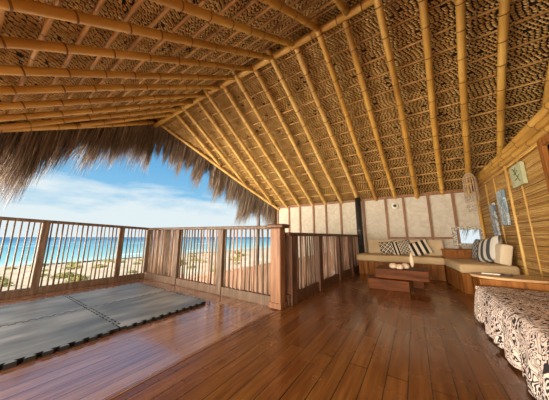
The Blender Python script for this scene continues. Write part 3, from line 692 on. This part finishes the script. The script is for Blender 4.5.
# ------------------------------------------------------------------ coffee table and what is on it
ct = empty('coffee_table', (-.3, 4.45, 0), 'low dark brown wooden coffee table with a lower step box', 'table')
m = MB(); m.box((-.66, 4.32, .175), (.14, 4.86, .335)); m.build('table_top', M['table_wood'], ct, bevel=.006)
m = MB(); m.box((-.77, 4.20, .0), (-.14, 4.62, .172)); m.build('step_box', M['table_wood'], ct, bevel=.006)
for x0, x1, y0, y1 in ((-.10, .06, 4.66, 4.78), (-.60, -.45, 4.66, 4.78)):
    m = MB(); m.box((x0, y0, 0), (x1, y1, .174)); m.build('leg', M['table_wood'], ct, bevel=.004)
for (x, y, r, lab) in ((-.37, 4.46, .060, 'left'), (-.265, 4.40, .055, 'middle'), (-.185, 4.52, .062, 'right')):
    mb = MB(); mb.lathe([(0.001, 0), (r*.7, r*.1), (r*.98, r*.45), (r, r*.8), (r*.85, r*1.25), (r*.5, r*1.55), (.001, r*1.65)], 16, (0, 0, 0))
    for v in mb.v:
        k = 1+.12*noise.noise(v*18+Vector((x*50, 0, 0))); v.x *= k*1.1; v.y *= k
    o = mb.build('round_stone', M['stone'], local=True); o.location = (x, y, .336)
    tag(o, 'pale rounded stone on the coffee table, %s of the cluster of three' % lab, 'stone', 'pale stones on the coffee table')
cn = empty('candle_holder', (-.075, 4.42, .336), 'slim pale candle-like ornament on a dark base on the coffee table', 'ornament')
m = MB(); m.lathe([(.055, 0), (.055, .014), (.02, .02), (.012, .05)], 16); m.build('base', M['darkgrey'], cn, local=True)
m = MB(); m.lathe([(.008, .05), (.026, .09), (.034, .15), (.030, .21), (.014, .27), (.003, .31)], 14); m.build('ornament_body', M['cream'], cn, local=True)

# ------------------------------------------------------------------ daybed with throw, console table
db = empty('daybed', (.95, 2.2, 0), 'low dark wooden daybed by the reed wall under the patterned throw', 'bed')
m = MB(); m.box((.58, 1.0, .10), (1.28, 3.20, .20)); m.build('bed_frame', M['dark_wood'], db, bevel=.008)
m = MB(); m.box((.56, .98, .20), (1.29, 3.23, .345)); m.build('mattress', M['cream'], db, bevel=.04, seg=4)
for x, y in ((.63, 3.12), (.63, 1.08), (1.22, 3.12), (1.22, 1.08)):
    m = MB(); m.box((x-.035, y-.035, 0), (x+.035, y+.035, .10)); m.build('leg', M['dark_wood'], db)
def throw():
    mb = MB(); nu = 46; nv = 90; vs = []
    for j in range(nv+1):
        y = .95+(3.275-.95)*j/nv
        for i in range(nu+1):
            s = i/nu*1.10            # arc length from lower hem up the side and over the top
            hem = .335
            if s < hem:
                t = s/hem; fold = .020*math.sin(y*19+2*math.sin(y*5))*(1-t)+.010*math.sin(y*41+1)*(1-t)
                x = .505-.012+fold+.035*t*t; z = .03+(.355-.03)*(t) - .0 + .008*math.sin(y*13)*(1-t)
                if t > .85: x += (t-.85)*.12; z -= (t-.85)*.03
            else:
                q = s-hem; x = .545+q; z = .352+.014*min(1, q/.08)+.007*noise.noise(Vector((x*5, y*4, 0)))-.02*max(0, q-.5)
            vs.append((min(x, 1.30), y, z))
    w = nu+1
    mb.add(vs, [(j*w+i, j*w+i+1, (j+1)*w+i+1, (j+1)*w+i) for j in range(nv) for i in range(nu)], 0, True)
    # far end drop
    vs = []; 
    for k in range(8):
        t = k/7
        for i in range(20):
            x = .515+(1.29-.515)*i/19; z = .36-(.33)*t; vs.append((x, 3.275+.02*math.sin(x*30)*t+.012*math.sin(t*3), z))
    mb.add(vs, [(k*20+i, k*20+i+1, (k+1)*20+i+1, (k+1)*20+i) for k in range(7) for i in range(19)], 0, True)
    o = mb.build('patterned_throw', M['throw']); sm = o.modifiers.new('thick', 'SOLIDIFY'); sm.thickness = .006; sm.offset = 1
    return tag(o, 'black and white scroll print throw draped over the daybed', 'throw')
throw()
tb = empty('console_table', (.95, 3.65, 0), 'low brown wooden table behind the daybed by the reed wall', 'table')
m = MB(); m.prism([(.585, 3.42), (1.28, 3.36), (1.28, 3.95), (.68, 3.93)], .355, .425); m.build('table_frame', M['bench_wood'], tb, bevel=.006)
for x, y in ((.64, 3.47), (1.24, 3.42), (.74, 3.88), (1.24, 3.9)):
    m = MB(); m.tube([(x, y, 0), (x, y, .36)], .025, 8); m.build('leg', M['bench_wood'], tb)
for i in range(6):
    x = .74+i*.085; m = MB(); m.tube([(x, 3.435, 0.02), (x+.02*(-1)**i, 3.43, .36)], .007, 6); m.build('spindle', M['pale_wood'], tb)
def oval(name, poly_c, a, b_, z0, z1, rz, mat):
    pts = []
    for k in range(40):
        an = 2*PI*k/40; c, s = math.cos(an), math.sin(an)
        x = a*math.copysign(abs(c)**.9, c); y = b_*math.copysign(abs(s)**.85, s)*(1-.12*(x/a))
        pts.append((poly_c[0]+x*math.cos(rz)-y*math.sin(rz), poly_c[1]+x*math.sin(rz)+y*math.cos(rz)))
    mb = MB(); mb.prism(pts, z0, z1); return mb.build(name, mat, bevel=.004)
tag(oval('oval_board', (.915, 3.62), .375, .225, .426, .452, R(-4), M['pale_wood']), 'pale oval wooden board lying on the low table behind the daybed', 'board')
m = MB(); m.box((-.085, -.03, 0), (.085, .03, .012)); o = m.build('booklet', M['white'], bevel=.002, local=True); o.location = (.74, 3.67, .453); o.rotation_euler = (0, 0, R(-8)); tag(o, 'small flat white booklet on the oval board', 'booklet')
sg = empty('sunglasses', (.86, 3.62, .453), 'small dark folded sunglasses on the oval board', 'sunglasses', rz=R(-25))
for sx in (-1, 1):
    m = MB(); m.lathe([(.001, 0), (.022, .002), (.026, .008), (.022, .014), (.001, .016)], 14, (sx*.03, 0, 0)); m.build('lens', M['darkgrey'], sg, local=True)
m = MB(); m.tube([(-.012, 0, .01), (0, .004, .014), (.012, 0, .01)], .003, 6); m.build('bridge', M['darkgrey'], sg, local=True)
for sx in (-1, 1):
    m = MB(); m.tube([(sx*.055, 0, .01), (sx*.05, -.02, .006), (-sx*.02, -.03, .004)], .003, 6); m.build('temple', M['darkgrey'], sg, local=True)

# ------------------------------------------------------------------ wall things
def canvas(name, y, z, w, h, mat, label, t=.035, tilt=0):
    r = empty(name, (XW-.012, y, z), label, 'picture')
    m = MB(); m.box((-t, -w/2, -h/2), (-.005, w/2, h/2)); m.build('panel', mat, r, bevel=.004, local=True)
    r.rotation_euler = (R(tilt), 0, 0)
    return r
canvas('wall_canvas', 4.96, 1.38, .30, .58, M['art_blue'], 'larger narrow pale blue patterned canvas on the reed wall', .04)
canvas('wall_canvas', 5.50, 1.22, .25, .60, M['art_navy'], 'smaller narrow blue and white patterned canvas on the reed wall, nearest the corner', .04)
pq = canvas('wall_plaque', 4.16, 1.74, .36, .30, M['art_green'], 'pale green square plaque with a leaf drawing high on the reed wall', .045)
m = MB()
for pts in ([(0, -.1, -.10), (0, 0, .02), (0, .06, .11)], [(0, 0, .02), (0, .07, .03)], [(0, 0, .02), (0, -.06, .06)], [(0, -.05, -.04), (0, .04, -.06)], [(0, -.05, -.04), (0, -.1, .0)], [(0, .03, .06), (0, -.02, .11)]):
    m.tube([(-.047, a, b) for _, a, b in pts], .006, 5)
m.build('leaf_drawing', M['art_line'], pq, local=True)
wl = empty('wall_lamp', (-.35, YB+.018, 1.73), 'small round white wall lamp with a dark centre on the back wall', 'wall lamp')
def disc(prof, nm, mat, parent):
    mb = MB(); mb.tube([(0, -y, 0) for r, y in prof], [r for r, y in prof], 24); return mb.build(nm, mat, parent, local=True)
disc([(.085, 0), (.085, .015), (.07, .03), (.055, .035)], 'ring', M['white'], wl)
disc([(.04, .034), (.038, .06), (.02, .066)], 'centre_cap', M['darkgrey'], wl)

# shell chandelier in the corner
def chandelier():
    c = Vector((1.10, 5.85, 0)); top = 2.20
    r = empty('shell_chandelier', (c.x, c.y, 1.4), 'hanging shell and cord chandelier in the corner by the reed wall', 'chandelier')
    def ring(rad, z, t, nm, mat):
        mb = MB(); mb.tube([(c.x+rad*math.cos(a*PI/12), c.y+rad*math.sin(a*PI/12), z) for a in range(25)], t, 6, cap=False); return mb.build(nm, mat, r)
    mb = MB(); mb.tube([(c.x, c.y, top+.04), (c.x, c.y, zroof(c.y)-.0)], .006, 6); mb.build('cord', M['rail_wood'], r)
    ring(.05, top+.03, .01, 'hoop', M['bamboo_pale']); ring(.10, top-.06, .009, 'hoop', M['bamboo_pale']); ring(.108, top-.2, .009, 'hoop', M['bamboo_pale']); ring(.112, top-.42, .01, 'hoop', M['shell'])
    rnd = random.Random(2)
    for k in range(15):
        a = 2*PI*k/15; mb = MB(); pts = []
        zz = top+.03; end = top-.5-rnd.uniform(0, .06)
        while zz > end:
            t = (top+.03-zz); rad = .05+.05*min(1, t/.09)+.012*min(1, t/.5)
            p = Vector((c.x+rad*math.cos(a), c.y+rad*math.sin(a), zz)); s = rnd.uniform(.008, .013)
            mb.lathe([(.001, -s*1.2), (s, -s*.4), (s, s*.4), (.001, s*1.2)], 6, p); zz -= .024
        mb.build('shell_strand', M['shell'], r)
    # lower spiral tiers
    for ti, (rad, z, nn) in enumerate(((.115, top-.55, 14), (.10, top-.66, 12), (.08, top-.76, 9))):
        mb = MB()
        for k in range(nn):
            a = 2*PI*k/nn+ti; p = Vector((c.x+rad*math.cos(a), c.y+rad*math.sin(a), z+.015*math.sin(a*2))); s = .015
            mb.lathe([(.001, -s*.8), (s, -s*.3), (s*.9, s*.4), (.001, s)], 7, p)
        for k in range(4):
            a = PI/2*k; mb.tube([(c.x+rad*math.cos(a), c.y+rad*math.sin(a), z), (c.x+rad*1.05*math.cos(a), c.y+rad*1.05*math.sin(a), z+.14)], .002, 4)
        mb.build('shell_tier', M['shell'], r)
chandelier()
